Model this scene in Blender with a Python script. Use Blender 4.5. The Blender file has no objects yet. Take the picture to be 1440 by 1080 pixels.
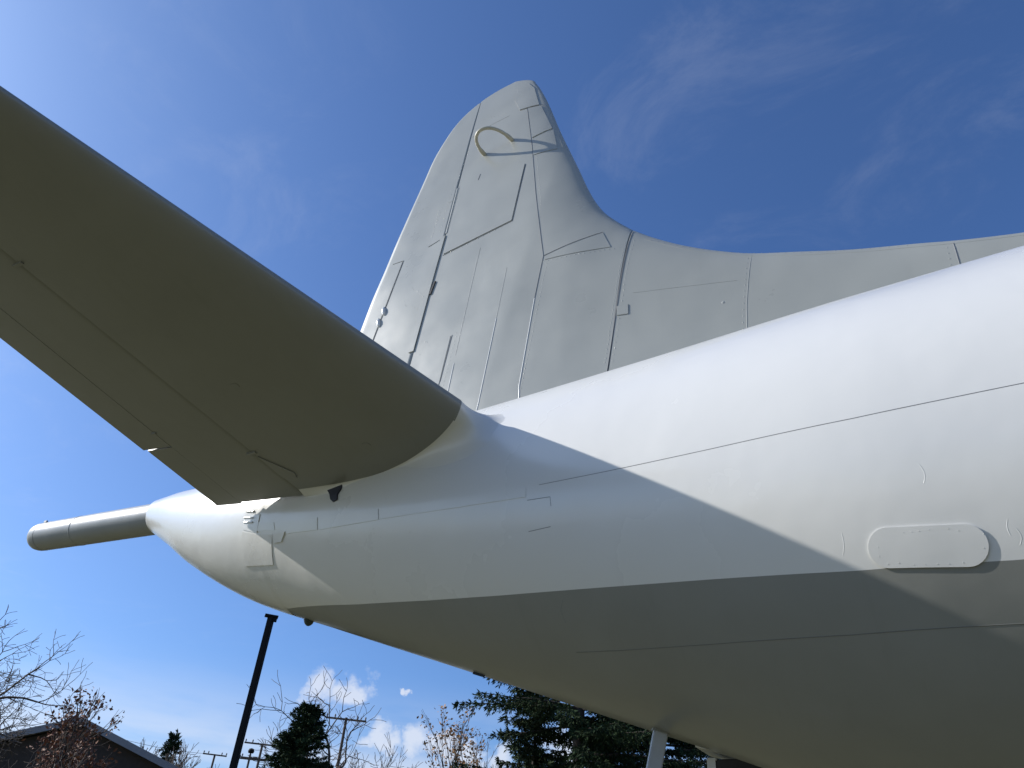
import bpy, bmesh, math, random
import numpy as np
from mathutils import Vector, Matrix

scene = bpy.context.scene
C = scene.collection
R = math.radians

# ------------------------------------------------------------------ camera
HEAD, PITCH, ROLL, FPX = 32.0, 35.0, 5.0, 1082.0
CAM = np.array([0.0, -4.75, 1.6])
def cam_basis():
    h, p, r = R(HEAD), R(PITCH), R(ROLL)
    fw = np.array([-math.sin(h)*math.cos(p), math.cos(h)*math.cos(p), math.sin(p)])
    ri = np.array([math.cos(h), math.sin(h), 0.0])
    up = np.cross(ri, fw)
    return math.cos(r)*ri + math.sin(r)*up, -math.sin(r)*ri + math.cos(r)*up, fw
_r, _u, _f = cam_basis()
cd = bpy.data.cameras.new('camera')
cd.sensor_fit = 'HORIZONTAL'
cd.angle = 2*math.atan(720/FPX)
cd.clip_start = 0.05; cd.clip_end = 3000
co = bpy.data.objects.new('camera', cd); C.objects.link(co)
co.matrix_world = Matrix(((_r[0], _u[0], -_f[0], CAM[0]), (_r[1], _u[1], -_f[1], CAM[1]), (_r[2], _u[2], -_f[2], CAM[2]), (0, 0, 0, 1)))
scene.camera = co

# ------------------------------------------------------------------ light and sky
SUN_AZ, SUN_EL = 18.5, 31.3           # degrees to starboard of dead astern, and up
sa, se = R(SUN_AZ), R(SUN_EL)
SUN = Vector((-math.cos(sa)*math.cos(se), -math.sin(sa)*math.cos(se), math.sin(se)))
sd = bpy.data.lights.new('sun', 'SUN'); sd.energy = 5.0; sd.angle = R(0.53); sd.color = (1.0, 0.955, 0.89)
so = bpy.data.objects.new('sun', sd); C.objects.link(so)
so.rotation_euler = SUN.to_track_quat('Z', 'Y').to_euler(); so.location = (-40, -12, 30)

world = bpy.data.worlds.new('World'); scene.world = world; world.use_nodes = True
wn, wl = world.node_tree.nodes, world.node_tree.links
wn.clear()
def W(t, **k):
    n = wn.new(t)
    for a, b in k.items(): setattr(n, a, b)
    return n
def wmath(op, a, b=None, c=None):
    n = W('ShaderNodeMath', operation=op)
    for i, v in enumerate((a, b, c)):
        if v is None: continue
        if isinstance(v, (int, float)): n.inputs[i].default_value = v
        else: wl.new(v, n.inputs[i])
    return n.outputs[0]
def wmap(v, a, b, c=0.0, d=1.0, smooth=True):
    n = W('ShaderNodeMapRange', interpolation_type='SMOOTHSTEP' if smooth else 'LINEAR')
    wl.new(v, n.inputs[0])
    for i, x in enumerate((a, b, c, d)): n.inputs[i+1].default_value = x
    return n.outputs[0]
sky = W('ShaderNodeTexSky', sky_type='NISHITA')
sky.sun_disc = False; sky.sun_elevation = se
sky.sun_rotation = math.atan2(SUN.x, SUN.y)
sky.altitude = 200; sky.air_density = 1.0; sky.dust_density = 1.8; sky.ozone_density = 3.0
tc = W('ShaderNodeTexCoord')
sep = W('ShaderNodeSeparateXYZ'); wl.new(tc.outputs['Generated'], sep.inputs[0])
zc = wmath('MAXIMUM', sep.outputs[2], 0.02)
# cirrus: thin wisps on a flat layer overhead
cmb = W('ShaderNodeCombineXYZ')
wl.new(wmath('DIVIDE', sep.outputs[0], zc), cmb.inputs[0]); wl.new(wmath('DIVIDE', sep.outputs[1], zc), cmb.inputs[1])
def noise(vec, scale, detail, rough, loc, rot=0.0, sc=(1, 1, 1), dist=0.0):
    m = W('ShaderNodeMapping'); wl.new(vec, m.inputs[0])
    m.inputs['Location'].default_value = loc; m.inputs['Rotation'].default_value = (0, 0, rot); m.inputs['Scale'].default_value = sc
    n = W('ShaderNodeTexNoise'); wl.new(m.outputs[0], n.inputs['Vector'])
    n.inputs['Scale'].default_value = scale; n.inputs['Detail'].default_value = detail
    n.inputs['Roughness'].default_value = rough; n.inputs['Distortion'].default_value = dist
    return n.outputs['Fac']
wisp = noise(cmb.outputs[0], 2.6, 12, 0.68, (3.3, 1.7, 0.0), R(25), (1.0, 1.5, 1.0), 0.7)
patch = noise(cmb.outputs[0], 0.9, 3, 0.5, (7.4, 2.2, 0.0))
cirrus = wmath('MULTIPLY', wmap(wisp, 0.47, 0.78), wmap(patch, 0.38, 0.64))
cirrus = wmath('MULTIPLY', cirrus, 0.075)
# low fair-weather cumulus and a pale veil near the horizon
el = wmath('ARCSINE', sep.outputs[2])
cn = noise(tc.outputs['Generated'], 9.0, 8, 0.6, (0.4, 1.3, 0.0), 0.0, (1.0, 1.0, 2.4))
def d3(az, e): return (-math.sin(R(az))*math.cos(R(e)), math.cos(R(az))*math.cos(R(e)), math.sin(R(e)))
wv = W('ShaderNodeTexNoise'); wl.new(tc.outputs['Generated'], wv.inputs['Vector']); wv.inputs['Scale'].default_value = 22.0; wv.inputs['Detail'].default_value = 5; wv.inputs['Roughness'].default_value = .6
wsub = W('ShaderNodeVectorMath', operation='SUBTRACT'); wl.new(wv.outputs['Color'], wsub.inputs[0]); wsub.inputs[1].default_value = (.5, .5, .5)
wsc = W('ShaderNodeVectorMath', operation='SCALE'); wl.new(wsub.outputs[0], wsc.inputs[0]); wsc.inputs['Scale'].default_value = .075
wadd = W('ShaderNodeVectorMath', operation='ADD'); wl.new(tc.outputs['Generated'], wadd.inputs[0]); wl.new(wsc.outputs[0], wadd.inputs[1])
blob = None
for az, e, rad in ((43.2, 12.2, 1.7), (41.2, 12.3, 1.5), (38.7, 9.6, 1.5), (36.6, 9.7, 1.9), (34.6, 9.4, 1.8), (32.6, 9.4, 1.6), (30.5, 8.8, 1.5), (38.6, 14.9, .4), (37.6, 13.0, .5), (26, 9.5, 2),
                   (62.0, 33.0, 3.0), (75, 10, 3), (95, 9, 4), (120, 11, 4), (10, 9, 3), (-20, 10, 4), (-60, 9, 4), (180, 10, 4), (-120, 10, 4), (230, 9, 4)):
    v = W('ShaderNodeVectorMath', operation='DISTANCE'); wl.new(wadd.outputs[0], v.inputs[0]); v.inputs[1].default_value = d3(az, e)
    g = wmap(v.outputs['Value'], 0.0, R(rad)*1.6, 1.0, 0.0)
    blob = g if blob is None else wmath('MAXIMUM', blob, g)
cum = wmap(wmath('ADD', wmath('MULTIPLY', blob, 0.60), wmath('MULTIPLY', cn, 0.60)), 0.50, 0.86)
veil = wmath('MULTIPLY', wmap(el, R(4), R(14), 0.80, 0.0), wmap(noise(tc.outputs['Generated'], 3.0, 5, 0.55, (1.1, 0.2, 0), 0, (1, 1, 5)), 0.35, 0.62))
cover = wmath('MAXIMUM', wmath('MAXIMUM', cirrus, wmath('MULTIPLY', cum, 0.72)), veil)
tint = W('ShaderNodeMix', data_type='RGBA', blend_type='MULTIPLY'); tint.inputs[0].default_value = 1.0
wl.new(sky.outputs[0], tint.inputs[6]); tint.inputs[7].default_value = (0.75, 1.03, 1.44, 1)
mix = W('ShaderNodeMix', data_type='RGBA'); wl.new(cover, mix.inputs[0])
wl.new(tint.outputs[2], mix.inputs[6]); mix.inputs[7].default_value = (7.6, 7.9, 8.6, 1)
bg = W('ShaderNodeBackground'); bg.inputs[1].default_value = 0.098
wl.new(mix.outputs[2], bg.inputs[0])
wo = W('ShaderNodeOutputWorld'); wl.new(bg.outputs[0], wo.inputs[0])

vs = scene.view_settings
vs.view_transform = 'Standard'; vs.look = 'None'; vs.gamma = 1.0; vs.exposure = 0.18; vs.use_curve_mapping = False

# ------------------------------------------------------------------ materials
def mat(name, col, rough=0.5, metal=0.0, var=0.0, vscale=3.0, bump=0.0, bscale=2.0, coat=0.0, spec=0.5, detail=3, dirt=0.0, stretch=(1, 1, 1)):
    m = bpy.data.materials.new(name); m.use_nodes = True
    nt = m.node_tree; b = nt.nodes['Principled BSDF']
    b.inputs['Base Color'].default_value = (*col, 1); b.inputs['Roughness'].default_value = rough
    b.inputs['Metallic'].default_value = metal; b.inputs['Specular IOR Level'].default_value = spec
    b.inputs['Coat Weight'].default_value = coat; b.inputs['Coat Roughness'].default_value = 0.12
    t = nt.nodes.new('ShaderNodeTexCoord')
    mp = nt.nodes.new('ShaderNodeMapping'); nt.links.new(t.outputs['Object'], mp.inputs[0]); mp.inputs['Scale'].default_value = stretch
    last = None
    if var:
        n = nt.nodes.new('ShaderNodeTexNoise'); n.inputs['Scale'].default_value = vscale; n.inputs['Detail'].default_value = 6; n.inputs['Roughness'].default_value = .6
        nt.links.new(mp.outputs[0], n.inputs['Vector'])
        r = nt.nodes.new('ShaderNodeMapRange'); nt.links.new(n.outputs['Fac'], r.inputs[0])
        r.inputs[1].default_value = .3; r.inputs[2].default_value = .7; r.inputs[3].default_value = 1-var; r.inputs[4].default_value = 1+var
        x = nt.nodes.new('ShaderNodeVectorMath'); x.operation = 'SCALE'; x.inputs[0].default_value = col
        nt.links.new(r.outputs[0], x.inputs['Scale']); nt.links.new(x.outputs[0], b.inputs['Base Color'])
        last = x.outputs[0]
        r2 = nt.nodes.new('ShaderNodeMapRange'); nt.links.new(n.outputs['Fac'], r2.inputs[0])
        r2.inputs[1].default_value = .3; r2.inputs[2].default_value = .7; r2.inputs[3].default_value = max(rough-.06, .03); r2.inputs[4].default_value = rough+.08
        nt.links.new(r2.outputs[0], b.inputs['Roughness'])
    if dirt and last is not None:
        n = nt.nodes.new('ShaderNodeTexNoise'); n.inputs['Scale'].default_value = 1.0; n.inputs['Detail'].default_value = 8; n.inputs['Roughness'].default_value = .7
        mp2 = nt.nodes.new('ShaderNodeMapping'); nt.links.new(t.outputs['Object'], mp2.inputs[0]); mp2.inputs['Scale'].default_value = (9, 2, 1.2)
        nt.links.new(mp2.outputs[0], n.inputs['Vector'])
        r = nt.nodes.new('ShaderNodeMapRange'); nt.links.new(n.outputs['Fac'], r.inputs[0])
        r.inputs[1].default_value = .56; r.inputs[2].default_value = .8; r.inputs[3].default_value = 0; r.inputs[4].default_value = dirt
        k = nt.nodes.new('ShaderNodeMix'); k.data_type = 'RGBA'; nt.links.new(r.outputs[0], k.inputs[0])
        nt.links.new(last, k.inputs[6]); k.inputs[7].default_value = (col[0]*.55, col[1]*.54, col[2]*.48, 1)
        nt.links.new(k.outputs[2], b.inputs['Base Color'])
    if bump:
        n = nt.nodes.new('ShaderNodeTexNoise'); n.inputs['Scale'].default_value = bscale; n.inputs['Detail'].default_value = detail; n.inputs['Roughness'].default_value = .5
        nt.links.new(mp.outputs[0], n.inputs['Vector'])
        bp = nt.nodes.new('ShaderNodeBump'); bp.inputs['Strength'].default_value = 1.0; bp.inputs['Distance'].default_value = bump
        nt.links.new(n.outputs['Fac'], bp.inputs['Height']); nt.links.new(bp.outputs[0], b.inputs['Normal'])
        if coat: nt.links.new(bp.outputs[0], b.inputs['Coat Normal'])
    return m
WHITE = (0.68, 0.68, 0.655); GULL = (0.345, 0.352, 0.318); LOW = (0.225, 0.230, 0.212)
M = dict(
    white=mat('white_gloss_paint', WHITE, .24, var=.006, vscale=.6, bump=.010, bscale=1.6, coat=.25, detail=3),
    fin=mat('light_grey_paint', GULL, .32, var=.03, vscale=1.5, bump=.022, bscale=1.1, coat=.15, dirt=.08, detail=2),
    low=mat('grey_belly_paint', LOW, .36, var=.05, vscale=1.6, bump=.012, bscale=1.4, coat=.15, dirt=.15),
    boom=mat('boom_grey_paint', (.30, .31, .30), .42, var=.06, vscale=4, bump=.004, bscale=4, coat=.1),
    gap=mat('dark_gap', (.03, .032, .035), .8),
    seam=mat('seam_sealant', (.34, .35, .345), .6, var=.15, vscale=20),
    darkseam=mat('dark_seam_sealant', (.19, .195, .20), .7, var=.2, vscale=15),
    bellyseam=mat('belly_seam_sealant', (.13, .135, .125), .6),
    hole=mat('navy_cover', (.008, .011, .03), .45, var=.2, vscale=8),
    cream=mat('cream_antenna', (.50, .47, .36), .45, var=.08, vscale=12),
    lampglass=mat('dark_glass', (.03, .05, .05), .1),
    post=mat('galvanised_post', (.42, .44, .46), .5, var=.08, vscale=6),
    rubber=mat('tyre_rubber', (.02, .02, .02), .8),
    black=mat('black_painted_steel', (.006, .006, .0065), .75, var=.2, vscale=5, spec=.2),
    wood=mat('weathered_pole_wood', (.10, .075, .055), .85, var=.25, vscale=4, bump=.01, bscale=14),
    bark=mat('grey_brown_bark', (.085, .068, .055), .9, var=.3, vscale=5),
    bark2=mat('dark_bark', (.05, .04, .033), .9, var=.3, vscale=5),
    needle=mat('spruce_needles', (.028, .048, .022), .9, var=.45, vscale=1.3, spec=.12),
    needle2=mat('pale_spruce_needles', (.046, .068, .034), .9, var=.4, vscale=2.0, spec=.12),
    rust=mat('rust_oak_leaves', (.19, .075, .035), .7, var=.45, vscale=2.5),
    tan=mat('tan_maple_leaves', (.33, .175, .06), .7, var=.4, vscale=2.5),
    brickwall=mat('dark_brown_brick', (.045, .036, .030), .9, var=.3, vscale=6),
    fascia=mat('grey_fascia', (.22, .225, .24), .6, var=.06, vscale=4),
    shingle=mat('asphalt_shingle', (.09, .085, .085), .9, var=.25, vscale=12),
    glass=mat('window_glass', (.03, .035, .04), .08),
)
for k in ('needle', 'needle2', 'rust', 'tan'):
    M[k].node_tree.nodes['Principled BSDF'].inputs['Subsurface Weight'].default_value = 0.0

# ------------------------------------------------------------------ helpers
def tag(o, label, cat, group=None, kind=None):
    o['label'] = label; o['category'] = cat
    if group: o['group'] = group
    if kind: o['kind'] = kind
    return o
def empty(name, loc=(0, 0, 0)):
    o = bpy.data.objects.new(name, None); o.empty_display_size = .3; o.location = loc; C.objects.link(o); return o
def link(name, me, m, parent=None, smooth=True, kind=None):
    o = bpy.data.objects.new(name, me); C.objects.link(o)
    if m is not None: me.materials.append(M[m] if isinstance(m, str) else m)
    if smooth: me.shade_smooth()
    if parent is not None:
        o.parent = parent; o.matrix_parent_inverse = parent.matrix_world.inverted() if parent.type != 'EMPTY' else Matrix.Translation(parent.location).inverted()
    if kind: o['kind'] = kind
    return o
def pydata(name, v, f, m, parent=None, smooth=True, kind=None):
    me = bpy.data.meshes.new(name); me.from_pydata([tuple(map(float, p)) for p in v], [], [tuple(map(int, q)) for q in f]); me.update()
    return link(name, me, m, parent, smooth, kind)
def grid_mesh(name, P, m, parent, wrap_u=False, wrap_v=False, flip=False, smooth=True):
    P = np.asarray(P, float); a, b = P.shape[:2]
    f = []
    for i in range(a if wrap_u else a-1):
        for j in range(b if wrap_v else b-1):
            q = (i*b+j, i*b+(j+1) % b, ((i+1) % a)*b+(j+1) % b, ((i+1) % a)*b+j)
            f.append(q[::-1] if flip else q)
    return pydata(name, P.reshape(-1, 3), f, m, parent, smooth)
def fix(o):
    bm = bmesh.new(); bm.from_mesh(o.data)
    bmesh.ops.remove_doubles(bm, verts=bm.verts, dist=1e-5)
    bmesh.ops.recalc_face_normals(bm, faces=bm.faces)
    bm.to_mesh(o.data); bm.free(); return o
def sharp(o, deg=35):
    o.data.set_sharp_from_angle(angle=R(deg)); return o
def tube(name, pts, rad, m, parent=None, n=10, closed_ends=True):
    pts = [Vector(p) for p in pts]; rad = rad if hasattr(rad, '__len__') else [rad]*len(pts)
    v, f = [], []
    up = Vector((0, 0, 1)); prev = None
    for i, p in enumerate(pts):
        t = (pts[min(i+1, len(pts)-1)]-pts[max(i-1, 0)]).normalized()
        a = t.cross(up if abs(t.z) < .95 else Vector((1, 0, 0))).normalized() if prev is None else (prev-t*prev.dot(t)).normalized()
        prev = a; b = t.cross(a)
        for k in range(n):
            w = 2*math.pi*k/n; v.append(p+(a*math.cos(w)+b*math.sin(w))*rad[i])
    for i in range(len(pts)-1):
        for k in range(n): f.append((i*n+k, i*n+(k+1) % n, (i+1)*n+(k+1) % n, (i+1)*n+k))
    if closed_ends: f.append(tuple(range(n))[::-1]); f.append(tuple((len(pts)-1)*n+k for k in range(n)))
    return sharp(pydata(name, v, f, m, parent), 50)
def box(name, c, s, m, parent=None, rot=None, bev=.0):
    bm = bmesh.new(); bmesh.ops.create_cube(bm, size=1)
    for q in bm.verts: q.co = Vector((q.co.x*s[0], q.co.y*s[1], q.co.z*s[2]))
    if bev: bmesh.ops.bevel(bm, geom=list(bm.edges), offset=bev, segments=2, affect='EDGES')
    mt = Matrix.Translation(c) @ (rot.to_4x4() if rot is not None else Matrix.Identity(4))
    bm.transform(mt); me = bpy.data.meshes.new(name); bm.to_mesh(me); bm.free()
    return link(name, me, m, parent, smooth=False)
def pchip(x, y, q):
    x = np.asarray(x, float); y = np.asarray(y, float); o = np.argsort(x); x = x[o]; y = y[o]
    h = np.diff(x); d = np.diff(y)/h; mm = np.zeros(len(x))
    for i in range(1, len(x)-1):
        if d[i-1]*d[i] > 0:
            w1 = 2*h[i]+h[i-1]; w2 = h[i]+2*h[i-1]; mm[i] = (w1+w2)/(w1/d[i-1]+w2/d[i])
    mm[0] = d[0]; mm[-1] = d[-1]
    q = np.clip(np.asarray(q, float), x[0], x[-1]); i = np.clip(np.searchsorted(x, q)-1, 0, len(x)-2)
    t = (q-x[i])/h[i]
    return (2*t**3-3*t**2+1)*y[i]+(t**3-2*t**2+t)*h[i]*mm[i]+(-2*t**3+3*t**2)*y[i+1]+(t**3-t**2)*h[i]*mm[i+1]
def polyline(pts, step):
    out = [np.array(pts[0], float)]
    for a, b in zip(pts[:-1], pts[1:]):
        a = np.array(a, float); b = np.array(b, float); n = max(1, int(np.linalg.norm(b-a)/step))
        for i in range(1, n+1): out.append(a+(b-a)*i/n)
    return out

# ------------------------------------------------------------------ ground
def ground():
    m = bpy.data.materials.new('autumn_lawn'); m.use_nodes = True; nt = m.node_tree; b = nt.nodes['Principled BSDF']
    b.inputs['Roughness'].default_value = .95
    t = nt.nodes.new('ShaderNodeTexCoord'); n = nt.nodes.new('ShaderNodeTexNoise'); n.inputs['Scale'].default_value = .6; n.inputs['Detail'].default_value = 9
    nt.links.new(t.outputs['Object'], n.inputs['Vector'])
    r = nt.nodes.new('ShaderNodeValToRGB'); nt.links.new(n.outputs['Fac'], r.inputs[0])
    r.color_ramp.elements[0].position = .35; r.color_ramp.elements[0].color = (.095, .092, .040, 1)
    r.color_ramp.elements[1].position = .65; r.color_ramp.elements[1].color = (.18, .165, .085, 1)
    nt.links.new(r.outputs[0], b.inputs['Base Color'])
    bp = nt.nodes.new('ShaderNodeBump'); bp.inputs['Distance'].default_value = .05
    n2 = nt.nodes.new('ShaderNodeTexNoise'); n2.inputs['Scale'].default_value = 25; nt.links.new(t.outputs['Object'], n2.inputs['Vector'])
    nt.links.new(n2.outputs['Fac'], bp.inputs['Height']); nt.links.new(bp.outputs[0], b.inputs['Normal'])
    N = 64; v = [(0, 0, 0)]; f = []
    for k in range(N): v.append((1500*math.cos(2*math.pi*k/N), 1500*math.sin(2*math.pi*k/N), 0))
    for k in range(N): f.append((0, k+1, (k+1) % N+1))
    o = pydata('ground', v, f, m, smooth=False); o['kind'] = 'structure'
ground()

# ------------------------------------------------------------------ aircraft
air = empty('patrol_aircraft')
tag(air, 'parked white and grey patrol aircraft with tall rounded fin and slim tail boom', 'aircraft')

# fuselage: elliptical sections, top and bottom lines in metres
KX = np.array([25.85, 25.3, 24, 22, 18, 7., 3., 1.5, 0, -1.5, -3, -4.5, -5.5, -6.5, -6.9, -7.3])
KT = np.array([3.0, 3.35, 3.95, 4.75, 5.203, 5.203, 5.16, 5.09, 5.072, 5.064, 5.07, 5.11, 5.115, 5.13, 5.147, 5.150])
KB = np.array([2.9, 2.5, 2.15, 1.85, 1.749, 1.749, 1.741, 1.817, 2.067, 2.536, 3.018, 3.495, 3.819, 4.286, 4.525, 4.750])
KW = np.array([1., 1, 1, 1, 1, 1., 1, 1, 1, .98, .95, .92, .92, .95, 1, 1])
BX = [-9, -4.95, -4.912, -3.863, -3.073, -2.421, -1.875, -1.408, -1.004, -0.343, 0.276, 1.5, 4, 26]
BZ = [3.9, 3.665, 3.640, 3.456, 3.333, 3.239, 3.166, 3.104, 3.048, 2.952, 2.885, 2.80, 2.74, 2.74]
def fus(x):
    zt = pchip(KX, KT, x); zb = pchip(KX, KB, x); k = pchip(KX, KW, x); h = (zt-zb)/2
    return (zt+zb)/2, h, k*h
_tab = np.linspace(-7.3, 25.85, 3316); _tc, _th, _tw = fus(_tab)
def fusl(x):
    return np.interp(x, _tab, _tc), np.interp(x, _tab, _th), np.interp(x, _tab, _tw)
def fus_y(x, z):
    c, h, w = fusl(x); u = np.clip((z-c)/h, -.999, .999); return -w*math.sqrt(1-u*u)
def fus_surf(x, z):
    p = np.array([x, fus_y(x, z), z]); e = .02
    dx = np.array([2*e, fus_y(x+e, z)-fus_y(x-e, z), 0]); dz = np.array([0, fus_y(x, z+e)-fus_y(x, z-e), 2*e])
    n = np.cross(dx, dz); n /= np.linalg.norm(n)
    if n[1] > 0: n = -n
    return p, n
def make_fuselage():
    xs = np.concatenate([np.linspace(-7.3, 4, 200), np.linspace(4.2, 18, 40), np.linspace(18.3, 25.85, 50)])
    c, h, w = fus(xs)
    zb = np.interp(xs, BX, BZ)
    tb = np.arccos(np.clip((zb-c)/h, -1, 1)); tb[xs < -4.93] = math.pi
    n = 96; up = np.linspace(-1, 1, n*2+1)
    th = tb[:, None]*up[None, :]
    P = np.stack([np.repeat(xs[:, None], th.shape[1], 1), w[:, None]*np.sin(th), c[:, None]+h[:, None]*np.cos(th)], -1)
    o = fix(grid_mesh('fuselage_skin', P, 'white', air)); o['label'] = 'white upper fuselage and tail cone skin'
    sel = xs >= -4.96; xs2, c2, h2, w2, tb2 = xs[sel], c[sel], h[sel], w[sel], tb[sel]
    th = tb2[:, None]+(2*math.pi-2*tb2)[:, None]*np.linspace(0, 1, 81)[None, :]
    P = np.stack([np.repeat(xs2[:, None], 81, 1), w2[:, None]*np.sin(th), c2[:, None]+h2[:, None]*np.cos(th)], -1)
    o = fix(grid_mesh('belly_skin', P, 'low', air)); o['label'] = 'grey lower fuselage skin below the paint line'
make_fuselage()

# ---- pieces laid on a surface: plates, seams, rivets
def plate(name, outline, surf, off, m, parent, step=.08, bev=.0):
    bm = bmesh.new(); vs = [bm.verts.new((p[0], 0, p[1])) for p in outline]; bm.faces.new(vs)
    xs = [p[0] for p in outline]; zs = [p[1] for p in outline]
    def cuts(lo, hi, nrm, mk):
        n = int((hi-lo)/step)
        for i in range(1, n+1):
            q = lo+(hi-lo)*i/(n+1)
            bmesh.ops.bisect_plane(bm, geom=bm.verts[:]+bm.edges[:]+bm.faces[:], plane_co=mk(q), plane_no=nrm)
    cuts(min(xs), max(xs), (1, 0, 0), lambda q: (q, 0, 0)); cuts(min(zs), max(zs), (0, 0, 1), lambda q: (0, 0, q))
    edges = [e for e in bm.edges if e.is_boundary]
    r = bmesh.ops.extrude_edge_only(bm, edges=edges)
    low = {v for v in r['geom'] if isinstance(v, bmesh.types.BMVert)}
    for v in bm.verts:
        p, n = surf(v.co.x, v.co.z); v.co = Vector(p+n*(off if v not in low else -.004))
    bmesh.ops.recalc_face_normals(bm, faces=bm.faces)
    me = bpy.data.meshes.new(name); bm.to_mesh(me); bm.free()
    # outward check: the top faces must look to starboard
    o = link(name, me, m, parent); sharp(o, 30); return o
def seam(pts, surf, width, off, m, parent, name='seam', step=.06):
    P = polyline(pts, step); v, f = [], []
    for i, p in enumerate(P):
        t = P[min(i+1, len(P)-1)]-P[max(i-1, 0)]; t /= np.linalg.norm(t); nn = np.array([-t[1], t[0]])
        for s, o in ((-.5, -.0025), (-.3, off), (.3, off), (.5, -.0025)):
            q = p+nn*width*s; a, n = surf(q[0], q[1]); v.append(a+n*o)
    for i in range(len(P)-1):
        for k in range(3): f.append((i*4+k, i*4+k+1, i*4+5+k, i*4+4+k))
    return fix(pydata(name, v, f, m, parent))
def rivets(pts, surf, pitch, m, parent, r=.006, h=.003, jitter=.0):
    P = polyline(pts, pitch); v, f = [], []; rg = random.Random(len(P))
    for p in P:
        q = p+np.array([rg.uniform(-jitter, jitter), rg.uniform(-jitter, jitter)])
        a, n = surf(q[0], q[1]); t = np.cross(n, (0, 0, 1.)); t /= np.linalg.norm(t); b = np.cross(n, t); s = len(v)
        for k in range(6):
            w = k*math.pi/3; v.append(a+(t*math.cos(w)+b*math.sin(w))*r-n*.001)
        for k in range(6):
            w = k*math.pi/3; v.append(a+(t*math.cos(w)+b*math.sin(w))*r*.6+n*h)
        for k in range(6): f.append((s+k, s+(k+1) % 6, s+6+(k+1) % 6, s+6+k))
        f.append(tuple(s+6+k for k in range(6)))
    o = pydata('rivet_row', v, f, m, parent); o['kind'] = 'stuff'; return o

fuse = next(o for o in air.children if o.name.startswith('fuselage_skin'))
belly = next(o for o in air.children if o.name.startswith('belly_skin'))
seam([(-2.0, 3.765), (-1.588, 3.722), (-1.4, 3.704), (-0.895, 3.655), (-0.202, 3.595), (0.459, 3.557), (1.5, 3.51), (4, 3.46)], fus_surf, .0045, .001, 'darkseam', fuse)
seam([(-1.95, 2.905), (-1.653, 2.866), (-1.089, 2.803), (-0.408, 2.731), (0.22, 2.683), (1.5, 2.58), (4, 2.5)], fus_surf, .004, .001, 'bellyseam', belly)
def stadium(cx, cz, half, r, tilt, n=14):
    o = []
    for k in range(n+1):
        a = -math.pi/2+math.pi*k/n; o.append((half+r*math.cos(a), r*math.sin(a)))
    for k in range(n+1):
        a = math.pi/2+math.pi*k/n; o.append((-half+r*math.cos(a), r*math.sin(a)))
    c, s = math.cos(tilt), math.sin(tilt)
    return [(cx+x*c-z*s, cz+x*s+z*c) for x, z in o]
ov = plate('access_cover', stadium(-.042, 2.989, .145, .076, -.155), fus_surf, .007, 'white', air, .04)
ov['label'] = 'raised oval riveted access cover on the fuselage side'
def off_surf(s, d):
    def g(x, z):
        p, n = s(x, z); return p+n*d, n
    return g
for rp, pit in (([(-.11, 3.058), (-.02, 3.044)], .03), ([(.05, 3.033), (.09, 3.026)], .04), ([(-.22, 3.02), (-.225, 2.985), (-.20, 2.955)], .05), ([(-.16, 2.945), (-.10, 2.936)], .035), ([(-.06, 2.930), (.07, 2.908)], .033), ([(.165, 2.99), (.16, 2.95)], .04)):
    rivets(rp, off_surf(fus_surf, .007), pit, 'white', ov, .0025, .001, .004)
# tail access panel, doubler strips, hinges and the dark patch
tp = plate('access_panel', [(-5.165, 4.185), (-5.176, 3.93), (-4.76, 3.86), (-4.73, 4.075), (-4.945, 4.118)], fus_surf, .006, 'white', air)
plate('access_panel', [(-5.15, 4.34), (-5.16, 4.20), (-4.95, 4.13), (-4.93, 4.28)], fus_surf, .005, 'white', air)
plate('doubler_strip', [(-4.99, 4.225), (-4.72, 4.165), (-4.70, 4.10), (-4.98, 4.15)], fus_surf, .003, 'white', air)
plate('doubler_strip', [(-4.62, 4.150), (-4.15, 4.075), (-4.14, 3.98), (-4.60, 4.045)], fus_surf, .005, 'white', air)
plate('doubler_strip', [(-4.13, 4.073), (-3.45, 3.975), (-3.44, 3.895), (-4.12, 3.975)], fus_surf, .0045, 'white', air)
plate('doubler_strip', [(-3.43, 3.972), (-2.1, 3.775), (-2.1, 3.715), (-3.42, 3.895)], fus_surf, .003, 'white', air)
hp = plate('hinge_plate', [(-4.72, 4.07), (-4.55, 4.055), (-4.60, 3.99), (-4.70, 4.0)], fus_surf, .012, 'white', air)
for s in ((-5.15, 4.30, -5.02, 4.27), (-5.15, 4.26, -5.02, 4.23), (-5.15, 4.36, -5.03, 4.33)):
    seam([(s[0], s[1]), (s[2], s[3])], fus_surf, .02, .012, 'white', air, 'hinge_leaf')
dk = plate('dark_patch', [(-4.075, 4.28), (-4.01, 4.318), (-3.96, 4.300), (-3.905, 4.305), (-3.915, 4.25), (-3.94, 4.21), (-3.93, 4.165), (-3.975, 4.158), (-4.01, 4.185), (-4.035, 4.235)], fus_surf, .013, 'hole', air, .05)
dk['label'] = 'irregular dark navy patch under the stabilizer root'
for pl in ([(-2.091, 3.692), (-1.92, 3.669), (-1.916, 3.612)], [(-2.094, 3.509), (-1.929, 3.499)]):
    seam(pl, fus_surf, .005, .001, 'darkseam', fuse)
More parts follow.
